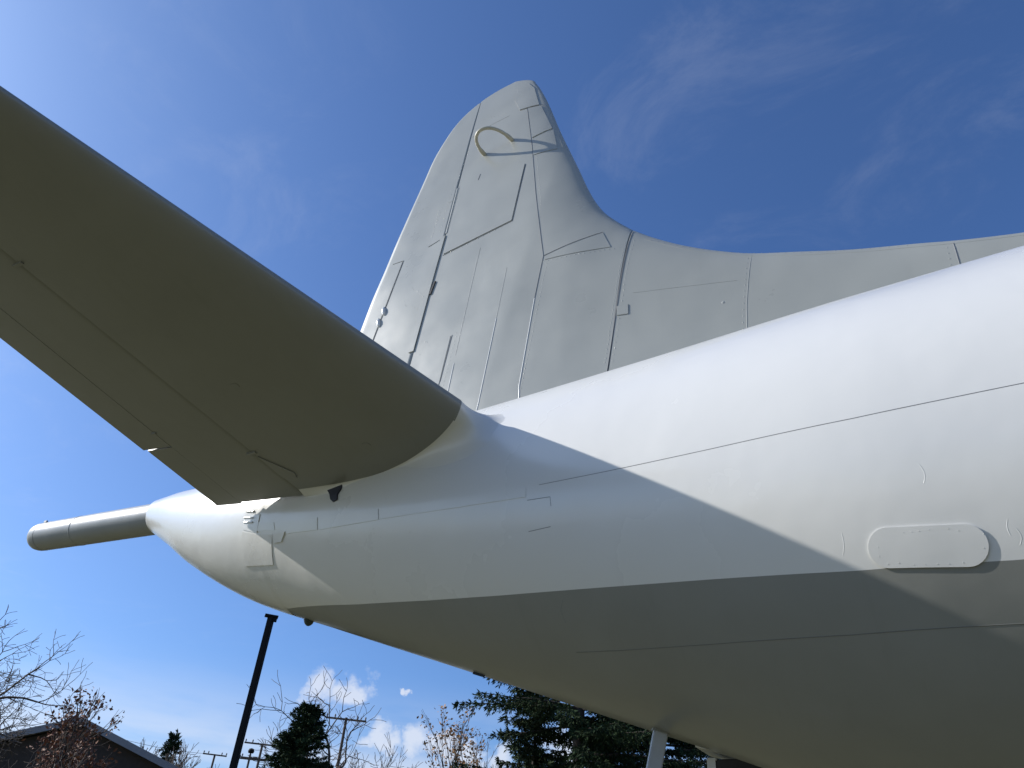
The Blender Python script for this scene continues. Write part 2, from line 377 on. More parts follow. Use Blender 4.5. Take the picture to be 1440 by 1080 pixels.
# small scratches and runs in the paint near the oval cover
rg = random.Random(5)
for k in range(6):
    x = rg.uniform(-.55, .35); z = rg.uniform(2.98, 3.42)
    if abs(x+.04) < .26 and z < 3.09: continue
    L = rg.uniform(.03, .09)
    c_ = rg.uniform(-.012, .012); t_ = rg.uniform(-.018, .006)
    seam([(x+c_*math.sin(math.pi*q_/6)+t_*q_/6, z-L*q_/6) for q_ in range(7)], fus_surf, .006, .00015, 'white', fuse, 'paint_ridge', .015)
seam([(-1.93, 3.13), (-1.965, 3.09), (-1.955, 3.03)], fus_surf, .004, .001, 'darkseam', belly)
# beacon under the tail and belly drain
def lathe(name, axis0, axis1, prof, m, parent, n=32):
    a0 = Vector(axis0); a1 = Vector(axis1); t = (a1-a0).normalized(); L = (a1-a0).length
    u = t.cross(Vector((0, 1, 0))).normalized(); w = t.cross(u)
    P = [[a0+t*(L*s)+(u*math.cos(2*math.pi*k/n)+w*math.sin(2*math.pi*k/n))*r for k in range(n)] for s, r in prof]
    return fix(grid_mesh(name, P, m, parent, wrap_v=True))
b = lathe('beacon_light', (-4.78, 0, 3.62), (-4.78, 0, 3.53), [(0, .045), (.5, .045), (.55, .04), (.7, .037), (.85, .026), (.96, .012), (1, .001)], 'lampglass', air)
b['label'] = 'small dark beacon dome under the tail'
box('drain_mast', (-3.0, -.05, 3.012), (.12, .012, .02), 'gap', air, Matrix.Rotation(R(17), 3, 'Y'), .01)

# tail boom
bt0, bt1 = Vector((-7.25, 0, 4.945)), Vector((-9.70, 0, 5.075))
boom = lathe('tail_boom', bt0, bt1, [(0, .172), (.5, .172), (.885, .170), (.895, .169)], 'boom', air, 48)
boom['label'] = 'slim grey sensor boom behind the tail cone'
cap = lathe('boom_cap', bt0, bt1, [(.896, .1705), (.93, .168), (.955, .155), (.975, .128), (.99, .085), (.998, .04), (1, .002)], 'boom', boom, 48)
col = lathe('boom_collar', bt0, bt1, [(-.02, .196), (.0, .197), (.018, .194), (.03, .184), (.038, .168)], 'white', air, 48)
lathe('boom_joint_ring', bt0, bt1, [(.60, .1715), (.601, .1745), (.606, .1745), (.607, .1715)], 'boom', boom, 48)
for s in (.86, .87, .9):
    p = bt0+(bt1-bt0)*s
    box('boom_bolt', p+Vector((0, -.02 if s > .88 else -.12, .172 if s > .88 else .13)), (.025, .02, .03), 'boom', boom)

# ---- horizontal tail (starboard built, port mirrored)
DIH = math.tan(R(8.5))
def st_z(y): return 4.49+DIH*(-y-1.2)
def st_le(y): return -2.62-.36*(-y-1.2)
def st_te(y): return -5.455
def st_hinge(y): return -4.36-.075*(-y-.85)
def st_half(x, y):
    le, te = st_le(y), st_te(y); c = le-te; u = min(max((le-x)/c, 0), 1)
    return .006*c*0+5*.105*c*(.2969*math.sqrt(u)-.126*u-.3516*u*u+.2843*u**3-.1015*u**4)+.002
TIP = -6.45
def y_in(x):
    return float(pchip([-4.5, -4.0, -3.6, -3.3, -3.0, -2.75, -2.62], [-.85, -.851, -.868, -.92, -1.01, -1.115, -1.19], x))
def stab(side):
    s = side
    parent = air
    # fixed surface: columns run along the span, rows go round the section from hinge (lower) over the nose to hinge (upper)
    n = 44; us = [(1-math.cos(math.pi*k/(2*n))) for k in range(n+1)]   # 0 nose .. 1 hinge
    ring = [(-1, u) for u in us[::-1]]+[(1, u) for u in us[1:]]
    ys = [None]+list(np.linspace(-1.35, -6.0, 40))+[-6.15, -6.28, -6.37, -6.42, TIP]
    P = []
    for y in ys:
        row = []
        for sg, u in ring:
            yy = y
            if yy is None:
                x = st_le(-1.2)+(st_hinge(-.85)-st_le(-1.2))*u; yy = y_in(x)
            k = 1.0
            if yy < -5.9: k = math.sqrt(max(0.0, 1-((-yy-5.9)/.55)**2))
            le, hg = st_le(yy)-(1-k)*.35, st_hinge(yy)
            x = le+(hg-le)*u
            row.append((x, yy*s, st_z(yy)+sg*(st_half(x+(1-k)*.35*(1-u), yy)-(.002 if u == 0 else 0))*k))
        P.append(row)
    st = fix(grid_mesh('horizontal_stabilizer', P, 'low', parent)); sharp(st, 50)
    # elevator
    def surf_block(name, par, xa, xb, ya, yb, rows=30, nose=True, m='low', drop=0.0):
        P = []
        for y in np.linspace(ya, yb, rows):
            k = 1.0
            if y < -5.9: k = math.sqrt(max(.02, 1-((-y-5.9)/.56)**2))
            a, bb = xa(y), xb(y); row = []
            cc = [0, .02, .06, .15, .3, .5, .7, .85, 1]
            for c in cc[::-1]:
                x = a+(bb-a)*c; t = st_half(x, y)*k*(min(1, .95+c*2) if nose else 1); row.append((x, y*s, st_z(y)-t-drop*c))
            for c in cc:
                x = a+(bb-a)*c; t = st_half(x, y)*k*(min(1, .95+c*2) if nose else 1); row.append((x, y*s, st_z(y)+t-drop*c))
            P.append(row)
        o = grid_mesh(name, P, m, par, wrap_v=True)
        bm = bmesh.new(); bm.from_mesh(o.data); bm.verts.ensure_lookup_table(); nv = len(P[0])
        bm.faces.new([bm.verts[i] for i in range(nv)]); bm.faces.new([bm.verts[(rows-1)*nv+i] for i in range(nv)])
        bmesh.ops.recalc_face_normals(bm, faces=bm.faces); bm.to_mesh(o.data); bm.free(); sharp(o, 40)
        return o
    xt = -5.115
    el = surf_block('elevator', st, lambda y: st_hinge(y)-.007, lambda y: xt, -.775, -6.38)
    surf_block('elevator_root_edge', el, lambda y: xt-.002, lambda y: st_te(y)+.03, -.755, -1.55, 12, False)
    surf_block('trim_tab', el, lambda y: xt-.006, lambda y: st_te(y)-.005, -1.565, -4.6, 24, False)
    surf_block('elevator_outer_edge', el, lambda y: xt-.002, lambda y: st_te(y)+.04-max(0, -y-5.9)*-.5, -4.615, -6.38, 16, False)
    # hinge brackets and marks under the elevator
    for y in (-1.74, -3.3, -4.5):
        box('hinge_bracket', (xt, y*s, st_z(y)-st_half(xt, y)-.006), (.05, .012, .018), 'low', st)
    for y in (-1.35, -3.32, -5.0):
        x = st_hinge(y)-.01
        box('hinge_bracket', (x, y*s, st_z(y)-st_half(x, y)-.003), (.09, .022, .02), 'low', st)
    # fixed fairing block behind the root
    # fillet between stabilizer and fuselage
    rows = []
    ringf = [(-1, u) for u in us[::-1]]+[(1, u) for u in us[1:]]
    for sg, u in ringf:
        le, hg = st_le(-1.2), st_hinge(-.85)
        x = le+(hg-le)*u; y = y_in(x); t = st_half(x, y) if u > 0 else 0
        A = np.array([x, y, st_z(y)+sg*t])
        e = 1e-3
        x2 = min(x+e, le-1e-6); dt = (st_half(x2, y)-st_half(x2-2*e, y))/(2*e) if u > .002 else 1e3
        nx, nz = (1.0, 0.0) if u < .002 else (-dt/math.hypot(dt, 1), sg/math.hypot(dt, 1))
        if nx < 0 and u < .1: nx = -nx
        if u < .1: nx = abs(nx)
        off = .012+.36*max(0.0, 1-u)**1.35
        bx, bz = x+nx*off*.72, A[2]-.06*(1-u)+nz*off*(1.0 if sg < 0 else .3)
        Bp, nB = fus_surf(bx, bz); Fp, nF = fus_surf(x+nx*.02, A[2]-.04+nz*.02)
        Bp = Bp-nB*.004
        L = np.linalg.norm(A-Fp)
        C1 = A+np.array([0, 1, -DIH])*L*.60*(.9)
        C2 = Bp+(Fp-Bp)*.62
        row = []
        for q in np.linspace(0, 1, 15):
            p = (1-q)**3*A+3*(1-q)**2*q*C1+3*(1-q)*q*q*C2+q**3*Bp
            row.append((p[0], p[1]*s, p[2]))
        rows.append(row)
    fl = fix(grid_mesh('root_fillet', rows, 'white', air))
    fl['label'] = 'white fillet blending the stabilizer root into the fuselage'
    return st
sb_ = stab(1)
def stab_low(x, y):
    e = .005; f_ = lambda a, b: st_z(b)-st_half(a, b)
    n = np.array([(f_(x+e, y)-f_(x-e, y))/(2*e), (f_(x, y+e)-f_(x, y-e))/(2*e), -1.0]); return np.array([x, y, f_(x, y)]), n/np.linalg.norm(n)
plate('root_plate', [(-4.385, -1.30), (-4.375, -1.02), (-4.24, -1.00), (-4.22, -1.06)], stab_low, .008, 'low', sb_, .05)
plate('inspection_plate', stadium(-3.42, -1.18, .012, .03, 0), stab_low, .003, 'low', sb_, .05)
plate('inspection_plate', stadium(-3.95, -2.0, .012, .025, 0), stab_low, .003, 'low', sb_, .05)
for yy in (-1.7, -2.6, -3.5): rivets([(-4.36, yy), (st_le(yy)-.5, yy)], stab_low, .07, 'low', sb_, .004, .001, .002)
rivets([(-4.30, -.95), (-4.52, -4.2)], stab_low, .06, 'low', sb_, .004, .001, .002)
sb_['label'] = 'grey starboard horizontal stabilizer with elevator and trim tab'
stab(-1)['label'] = 'grey port horizontal stabilizer with elevator and trim tab'

# ---- vertical tail
LEX = [(-3.15, 10.27), (-3.02, 10.09), (-2.89, 9.78), (-2.6, 8.82), (-2.39, 8.16), (-2.2, 7.57), (-2.08, 7.31), (-1.94, 7.11), (-1.79, 6.93)]
DTOP = [(-1.8, 6.94), (-1.6, 6.75), (-1.34, 6.54), (-1.1, 6.38), (-0.79, 6.21), (-0.44, 6.08), (-0.05, 5.94), (0.41, 5.81), (0.61, 5.75), (0.99, 5.66), (2.2, 5.44), (3.6, 5.26), (5.2, 5.12)]
TEX = [(-3.15, 10.285), (-3.31, 10.30), (-3.57, 10.265), (-3.85, 10.165), (-4.12, 9.95), (-4.29, 9.66), (-4.41, 9.36), (-4.5, 8.98), (-4.63, 8.45), (-4.74, 7.98), (-4.82, 7.59), (-4.90, 7.24), (-4.97, 6.83), (-5.12, 6.0), (-5.28, 4.9)]
HNG = [(-3.80, 10.19), (-3.81, 9.953), (-3.906, 8.561), (-3.955, 7.772), (-4.022, 6.939), (-4.079, 6.187), (-4.20, 4.9)]
JNT = [(-1.79, 6.93), (-1.97, 5.333), (-2.03, 4.9)]
def inv(t, z): return float(np.interp(z, [p[1] for p in t][::-1], [p[0] for p in t][::-1]))
_lez = np.array([p[1] for p in LEX][::-1]); _lex = np.array([p[0] for p in LEX][::-1])
_tez = np.array([p[1] for p in TEX[1:]][::-1]); _tex = np.array([p[0] for p in TEX[1:]][::-1])
ZT = 10.30
def fin_front(z):
    if z >= 6.93:
        if z > 10.05: return -3.005-.30*((z-10.05)/.25)**2
        return float(pchip(_lez, _lex, z))
    return inv(JNT, z)
def fin_te(z):
    return float(pchip(_tez, _tex, min(z, ZT)))
def top_line(x):    # height of the front outline above a station
    if x >= -1.8: return float(pchip([p[0] for p in DTOP], [p[1] for p in DTOP], x))
    if x >= -3.0: return float(np.interp(x, _lex[::-1], _lez[::-1]))
    return 10.30
def front_full(z):
    if z >= 6.93: return fin_front(z)
    return float(np.interp(z, [p[1] for p in DTOP][::-1], [p[0] for p in DTOP][::-1]))
def fin_half(x, z):
    dx = max(front_full(z)-x, 0); dz = max(top_line(x)-z, 0)
    d = dx*dz/math.hypot(dx, dz) if dx > 0 and dz > 0 else 0
    tm = float(np.interp(x, [-2.4, -1.2, 1, 5.2], [.185, .15, .085, .03]))*float(np.interp(z, [5, 7, 9.5, 10.3], [1, .85, .5, .30]))
    rr = tm*5.0
    k = math.sqrt(max(0, 1-(1-min(d/rr, 1))**2))
    te = fin_te(z); a = min(max((x-te)/2.1, 0), 1)
    return tm*k*(a**.85)+.004*min(1, d/.02)
def fin_surf(x, z):
    e = .01
    y = -fin_half(x, z)
    gx = (-fin_half(x+e, z)+fin_half(x-e, z))/(2*e); gz = (-fin_half(x, z+e)+fin_half(x, z-e))/(2*e)
    n = np.array([gx, -1, gz]); n /= np.linalg.norm(n)
    return np.array([x, y, z]), n
def two_sided(name, zs, xa, xb, n, m, parent, cosin=True):
    rows = []
    for z in zs:
        a, b = xa(z), xb(z); r = []
        cs = [(1-math.cos(math.pi*k/(2*n))) for k in range(n+1)] if cosin else [k/n for k in range(n+1)]
        for c in cs[::-1]: x = a+(b-a)*c; r.append((x, -fin_half(x, z), z))
        for c in cs[1:] if cosin else cs: x = a+(b-a)*c; r.append((x, fin_half(x, z), z))
        rows.append(r)
    o = fix(grid_mesh(name, rows, m, parent, wrap_v=not cosin)); return o
zf = np.concatenate([np.linspace(4.9, 9.4, 110), np.linspace(9.44, 10.15, 40), 10.30-.15*(1-np.linspace(0, 1, 16)[1:])**2])
def hinge_or_te(z):
    return inv(HNG, z) if z < 10.17 else fin_te(min(z, 10.2999))
fin = two_sided('vertical_fin', zf, fin_front, lambda z: max(hinge_or_te(z), fin_te(z)) if z < 10.2995 else fin_front(z)-.02, 46, 'fin', air)
fin['label'] = 'tall light grey vertical fin with rounded tip'
zr = np.linspace(4.95, 10.168, 121)
rud = two_sided('rudder', zr, lambda z: inv(HNG, z)-.006, lambda z: min(fin_te(z)+0.0, inv(HNG, z)-.02), 20, 'fin', air, False)
rud['label'] = 'light grey rudder along the back of the fin'
# dorsal fin ahead of the joint
xs = np.concatenate([np.linspace(-1.97, 1.2, 90), np.linspace(1.3, 5.15, 30)])
rows = []
for x in xs:
    zt_, side_ = top_line(max(x, -1.8)), []
    for k in range(41):
        g = math.sin(math.pi/2*k/40); z = 4.85+(zt_-4.85)*g
        xx = x if x > -1.6 else x+(inv(JNT, z)+.012+1.97)*max(0, (-1.6-x)/.37)
        z = 4.85+(top_line(max(xx, -1.8))-4.85)*g
        side_.append((xx, fin_half(xx, z) if k < 40 else 0.0, z))
    rows.append([(p[0], -p[1], p[2]) for p in side_]+side_[::-1][1:])
dor = fix(grid_mesh('dorsal_fin', rows, 'fin', air)); dor['label'] = 'long low grey dorsal fin running forward along the fuselage top'

# fin skin panels (raised plates), seams and rivet rows, starboard side
S = fin_surf
def fp(name, pts, off=.006, par=None, m='fin'):
    return plate(name, pts, S, off, m, par or fin, .10)
fp('skin_panel', [(-2.985, 8.42), (-3.065, 7.535), (-3.93, 7.46), (-3.905, 7.80), (-3.87, 8.50), (-3.70, 8.52)], .007)
fp('leading_edge_panel', [(-3.03, 9.50), (-2.87, 9.455), (-2.70, 8.93), (-2.935, 8.86)], .007)
fp('leading_edge_panel', [(-2.925, 8.84), (-2.685, 8.90), (-2.61, 8.50), (-2.89, 8.52)], .005)
fp('tip_panel', [(-3.23, 10.05), (-3.25, 9.805), (-3.155, 9.545), (-2.90, 9.50), (-3.0, 9.92), (-3.09, 10.08)], .007)
fp('leading_edge_panel', [(-2.62, 6.80), (-2.05, 6.915), (-1.965, 6.68), (-2.62, 6.76)], .004)
fp('inspection_plate', [(-1.895, 5.915), (-1.795, 5.905), (-1.795, 5.80), (-1.895, 5.815)], .006)
fp('skin_panel', [(-3.63, 6.19), (-3.68, 5.60), (-4.05, 5.60), (-4.06, 6.05)], .004)
fp('rudder_hinge_fairing', [(-4.02, 7.74), (-3.955, 7.765), (-4.02, 6.98), (-4.085, 6.17), (-4.15, 6.17), (-4.085, 6.98)], .012, rud)
fp('hinge_slot', [(-3.985, 7.07), (-3.965, 7.07), (-4.0, 6.90), (-4.025, 6.90)], .012, fin, 'gap')
fp('rudder_tab', [(-4.73, 7.66), (-4.545, 7.64), (-4.76, 6.4), (-4.97, 6.4)], .006, rud)
def knob(x, z):
    p, n = S(x, z)
    o = lathe('tab_actuator', p+np.array([-.02, 0, .07]), p+np.array([.02, 0, -.07]), [(0, .002), (.08, .016), (.3, .027), (.6, .027), (.9, .018), (1, .002)], 'white', rud, 16)
knob(-4.66, 6.94); knob(-4.70, 6.79)
G, D = 'seam', 'darkseam'
for pts, w, m in (
    ([(-3.885, 8.561), (-3.94, 7.80)], .010, 'fin'),
    ([(-3.055, 9.509), (-2.926, 8.711), (-2.80, 7.8), (-2.641, 6.818), (-2.657, 6.685), (-2.70, 6.3)], .013, D),
    ([(-2.70, 6.3), (-2.781, 5.332), (-2.768, 5.15)], .016, 'white'),
    ([(-2.978, 8.40), (-3.056, 7.525), (-3.94, 7.445)], .013, D),
    ([(-1.775, 6.86), (-1.81, 6.6), (-1.97, 5.333), (-2.0, 5.1)], .020, D),
    ([(-3.428, 7.308), (-3.532, 5.921)], .010, 'fin'), ([(-3.615, 6.198), (-3.669, 5.657)], .013, D),
    ([(-3.534, 5.822), (-3.56, 5.35)], .014, 'white'), ([(-3.05, 6.843), (-3.10, 6.2)], .010, 'fin'), ([(-3.10, 6.2), (-3.179, 5.268), (-3.2, 5.1)], .015, 'white'),
   
    ([(-2.641, 6.818), (-2.052, 6.93)], .013, D), ([(-2.052, 6.93), (-1.965, 6.68)], .009, 'fin'),
    ([(-3.234, 10.05), (-3.25, 9.805), (-3.15, 9.53), (-2.86, 9.485)], .012, D),
    ([(-2.925, 8.85), (-2.66, 8.915), (-2.55, 8.5)], .010, 'fin'),
    ([(-3.603, 8.613), (-3.645, 8.40)], .012, D), ([(-3.65, 8.369), (-4.0, 8.339)], .010, 'fin'),
    ([(-4.187, 7.70), (-3.99, 7.745)], .012, D), ([(-4.70, 7.675), (-4.535, 7.655), (-4.75, 6.4)], .012, D),
    ([(-3.83, 9.45), (-3.56, 9.52), (-3.3, 9.53)], .008, 'fin'),
):
    seam(pts, S, w*.5, .0035 if m != 'fin' else .0016, m, fin)
seam([(-3.912, 8.54), (-3.955, 7.80)], S, .03, .004, 'fin', fin, 'gap_cover')
def cut_dorsal(pts, w, m): seam(pts, S, w*.55, .003 if m != 'fin' else .0014, m, dor)
cut_dorsal([(-0.77, 6.14), (-0.85, 5.55), (-.88, 5.2)], .014, 'fin'); cut_dorsal([(0.577, 5.70), (0.551, 5.2)], .016, D)
cut_dorsal([(-1.66, 6.70), (-1.3, 6.42), (-.9, 6.18), (-.4, 5.98), (.1, 5.82), (.6, 5.69), (1.0, 5.6)], .009, 'fin')
cut_dorsal([(-1.75, 6.02), (-.9, 5.86)], .008, 'fin')
for pts, pitch, j in (([(-2.637, 6.742), (-1.884, 6.637)], .045, .003), ([(-2.60, 6.70), (-2.76, 5.3)], .05, .003), ([(-1.83, 6.7), (-2.0, 5.35)], .045, .004), ([(-1.755, 6.7), (-1.93, 5.35)], .06, .003),
                      ([(-3.0, 9.4), (-2.86, 8.6), (-2.72, 7.6)], .06, .003), ([(-4.003, 8.549), (-4.05, 7.9)], .06, .01), ([(-4.10, 8.30), (-4.19, 7.75)], .06, .01), ([(-4.14, 8.276), (-4.16, 7.86)], .05, .01),
                      ([(-3.70, 9.75), (-3.35, 9.6)], .06, .008), ([(-3.45, 7.1), (-3.52, 6.0)], .08, .003), ([(-3.56, 6.2), (-3.62, 5.6)], .045, .004), ([(-4.0, 6.1), (-3.72, 5.7)], .05, .02), ([(-4.02, 5.95), (-3.8, 5.55)], .05, .02), ([(-3.95, 6.25), (-3.66, 5.95)], .05, .02),
                      ([(-3.85, 9.2), (-3.95, 8.6)], .06, .006), ([(-4.35, 7.2), (-4.1, 6.9)], .07, .03), ([(-4.4, 6.95), (-4.15, 6.75)], .06, .03), ([(-3.05, 8.35), (-3.12, 7.6)], .07, .003), ([(-3.2, 7.50), (-3.9, 7.43)], .07, .003)):
    rivets(pts, S, pitch, 'fin', fin, .007, .002, j)
for pts in ([(-.80, 6.1), (-.9, 5.35)], [(-1.6, 6.66), (-1.05, 6.31), (-.4, 6.02), (.3, 5.8)], [(.53, 5.66), (.5, 5.3)]):
    rivets(pts, S, .06, 'fin', dor, .006, .002, .002)
def blister(x, z, r):
    p, n = S(x, z)
    lathe('blister', p-n*.01, p+n*.0025, [(0, r), (.4, r*.9), (.8, r*.5), (1, .001)], 'fin', dor, 14)
blister(-1.02, 5.66, .03)
# loop antenna standing out of the fin
def bez(a, b, c, d, n):
    return [tuple((1-t)**3*a+3*(1-t)**2*t*b+3*(1-t)*t*t*c+t**3*d) for t in np.linspace(0, 1, n)]
a, _ = S(-3.585, 8.965); d, _ = S(-3.205, 8.99)
lp = bez(a+[0, .02, 0], a+[-.10, -.36, .02], d+[-.10, -.40, .05], d+[0, .02, 0], 28)
ant = tube('loop_antenna', lp, [.026]*3+[.020]*22+[.026]*3, 'cream', fin, 12); ant['label'] = 'cream loop antenna standing out from the fin'
for p in (a, d):
    lathe('antenna_foot', p+np.array([0, .01, 0]), p+np.array([0, -.035, 0]), [(0, .045), (.6, .045), (1, .03), (1.01, .001)], 'cream', ant, 16)

# belly fairing and equipment box on the port side of the belly
fb = [(-1.60, .25, 2.66), (-1.20, .25, 2.54), (-1.20, .60, 2.58), (-1.60, .60, 2.72), (-1.585, .28, 2.575), (-1.22, .28, 2.49), (-1.22, .58, 2.49), (-1.585, .58, 2.575)]
sharp(pydata('belly_fairing', fb, [(0, 1, 2, 3), (4, 7, 6, 5), (0, 4, 5, 1), (1, 5, 6, 2), (2, 6, 7, 3), (3, 7, 4, 0)], 'white', air, False))
eb = box('equipment_box', (-1.33, .42, 2.47), (.30, .20, .085), 'gap', air, None, .008)
box('box_end_plate', (-1.505, .42, 2.485), (.06, .19, .075), 'white', eb, None, .006)

# wing, undercarriage: ahead of the picture, they carry the aircraft
for s in (1, -1):
    rows = []
    for y, le, ch, z, t in ((1.2, 12.6, 5.6, 2.35, .40), (7.5, 12.0, 4.3, 2.85, .28), (14.8, 11.3, 2.4, 3.6, .13), (15.15, 11.0, 1.8, 3.63, .02)):
        r = []
        for k in range(33):
            a = -math.pi+2*math.pi*k/32; u = (1-math.cos(a))/2
            th = t*(1.48*math.sqrt(u)-.63*u-1.76*u*u+1.42*u**3-.51*u**4)*2
            r.append((le-ch*u, y*s, z+(th if a >= 0 else -th)))
        rows.append(r)
    w = fix(grid_mesh('wing', rows, 'low', air))
    for y in (4.3, 8.6):
        nz = lathe('engine_nacelle', (15.2, y*s, 3.15+.03*y*.3), (9.5, y*s, 3.0+.03*y*.3), [(0, .25), (.01, .42), (.1, .58), (.3, .66), (.6, .6), (.85, .4), (1, .05)], 'fin', w, 28)
    gl = tube('gear_leg', [(11.2, 4.3*s, 2.9), (11.2, 4.3*s, .55)], .11, 'post', air, 14)
    for d_ in (-.32, .32):
        wh = lathe('wheel', (11.2, 4.3*s+d_-.15, .5), (11.2, 4.3*s+d_+.15, .5001), [(0, .2), (0.02, .40), (.2, .49), (.5, .5), (.8, .49), (.98, .40), (1, .2)], 'rubber', gl, 28) if False else None
        P = [[(11.2+r_*math.cos(2*math.pi*k/28), 4.3*s+d_+o_, .5+r_*math.sin(2*math.pi*k/28)) for k in range(28)] for o_, r_ in ((-.15, .02), (-.15, .4), (-.1, .485), (0, .5), (.1, .485), (.15, .4), (.15, .02))]
        fix(grid_mesh('wheel', P, 'rubber', gl, wrap_v=True))
ng = tube('nose_gear_leg', [(22.0, 0, 2.1), (22.0, 0, .4)], .08, 'post', air, 14)
for d_ in (-.2, .2):
    P = [[(22+r_*math.cos(2*math.pi*k/24), d_+o_, .38+r_*math.sin(2*math.pi*k/24)) for k in range(24)] for o_, r_ in ((-.1, .02), (-.1, .3), (-.06, .37), (0, .38), (.06, .37), (.1, .3), (.1, .02))]
    fix(grid_mesh('wheel', P, 'rubber', ng, wrap_v=True))

# ------------------------------------------------------------------ tail prop post
t0, t1 = Vector((-1.66, -.08, 2.66)), Vector((-2.32, -.08, 0.0))
post = empty('tail_prop', (t1.x, t1.y, 0))
tag(post, 'leaning square grey steel prop under the rear belly of the aircraft', 'prop post')
ax = (t0-t1).normalized(); q = ax.to_track_quat('Z', 'Y').to_matrix()
L = (t0-t1).length
pm = box('post_tube', t1+ax*(L/2), (.082, .082, L), 'post', post, q @ Matrix.Rotation(R(28), 3, 'Z'), .006)
box('post_shoe', t1+ax*(L-.035), (.10, .10, .10), 'low', post, q @ Matrix.Rotation(R(28), 3, 'Z'), .01)
box('base_plate', (t1.x, t1.y, .012), (.30, .30, .024), 'post', post)

# ------------------------------------------------------------------ background things
def at(az, dist): return (CAM[0]-math.sin(R(az))*dist, CAM[1]+math.cos(R(az))*dist)
def h_at(el_, dist): return CAM[2]+dist*math.tan(R(el_))

# lamp post: square black pole with only a top plate
lx, ly = at(47.8, 18.5); lh = h_at(16.2, 18.5)
lp_ = empty('lamp_post', (lx, ly, 0)); tag(lp_, 'bare square black lamp pole with a flat top plate and no lamp', 'lamp post')
rz = Matrix.Rotation(R(20), 3, 'Z')
box('pole', (lx, ly, lh/2), (.125, .125, lh), 'black', lp_, rz, .008)
box('base_cover', (lx, ly, .10), (.30, .30, .20), 'black', lp_, rz, .02)
box('top_plate', (lx, ly, lh+.012), (.30, .16, .045), 'black', lp_, Matrix.Rotation(R(50), 3, 'Z'), .004)
box('tenon_bracket', (lx+.06, ly+.02, lh-.06), (.16, .05, .10), 'black', lp_, Matrix.Rotation(R(50), 3, 'Z'), .004)

def utility(az, el_, dist, arms, label, turn, extra=None):
    x, y = at(az, dist); h = h_at(el_, dist)
    e = empty('utility_pole', (x, y, 0)); tag(e, label, 'utility pole', 'wooden utility poles beyond the lawn')
    tube('pole', [(x, y, 0), (x, y, h*.5), (x, y, h)], [.13, .105, .08], 'wood', e, 10)
    rt = Matrix.Rotation(R(turn), 3, 'Z')
    for dz, w in arms:
        cr = box('crossarm', (x, y, h-dz), (w, .09, .10), 'wood', e, rt)
        for k in (-.47, -.28, .28, .47):
            p = rt @ Vector((k*w, 0, 0)); tube('insulator', [(x+p.x, y+p.y, h-dz+.06), (x+p.x, y+p.y, h-dz+.16), (x+p.x, y+p.y, h-dz+.24)], [.03, .06, .03], 'fascia', cr, 8)
    if extra: 
        tube('transformer', [(x+.3, y, h-extra), (x+.3, y, h-extra+.9)], .25, 'fascia', e, 14)
    return x, y, h
u1 = utility(41.3, 10.6, 50, [(.10, 2.4)], 'utility pole with one crossarm standing beside the dark cone-shaped conifer', 38)
u2 = utility(46.35, 8.45, 62, [(.05, 2.5), (1.0, 2.5), (2.2, 2.0)], 'utility pole with three crossarms between the lamp pole and the conifer', 42)
u3 = utility(46.95, 7.75, 70, [(.35, 2.6)], 'utility pole with a small round cap light close behind the lamp pole', 40)
u4 = utility(49.1, 7.5, 74, [(.05, 1.9)], 'short-armed utility pole between the leafless shrubs and the lamp pole', 46)
pc = [o for o in C.objects if o.name.startswith('utility_pole') and 'round cap' in o.get('label', '')][0]
lathe('cap_light', (u3[0], u3[1], u3[2]-.1), (u3[0], u3[1], u3[2]+.45), [(0, .05), (.3, .05), (.35, .2), (.6, .25), (.9, .18), (1, .01)], 'black', pc, 14)
# overhead wire past the house
wa = (u4[0], u4[1], u4[2]); wb = at(62, 52); wb = (wb[0], wb[1], h_at(8.9, 52))
pts = [(wa[0]+(wb[0]-wa[0])*t, wa[1]+(wb[1]-wa[1])*t, wa[2]+(wb[2]-wa[2])*t-.6*4*t*(1-t)) for t in np.linspace(0, 1.6, 24)]
pts = pts[:24]
wr = tube('overhead_wire', pts, .012, 'black', None, 5); tag(wr, 'thin overhead wire strung from the short-armed utility pole past the house', 'wire')

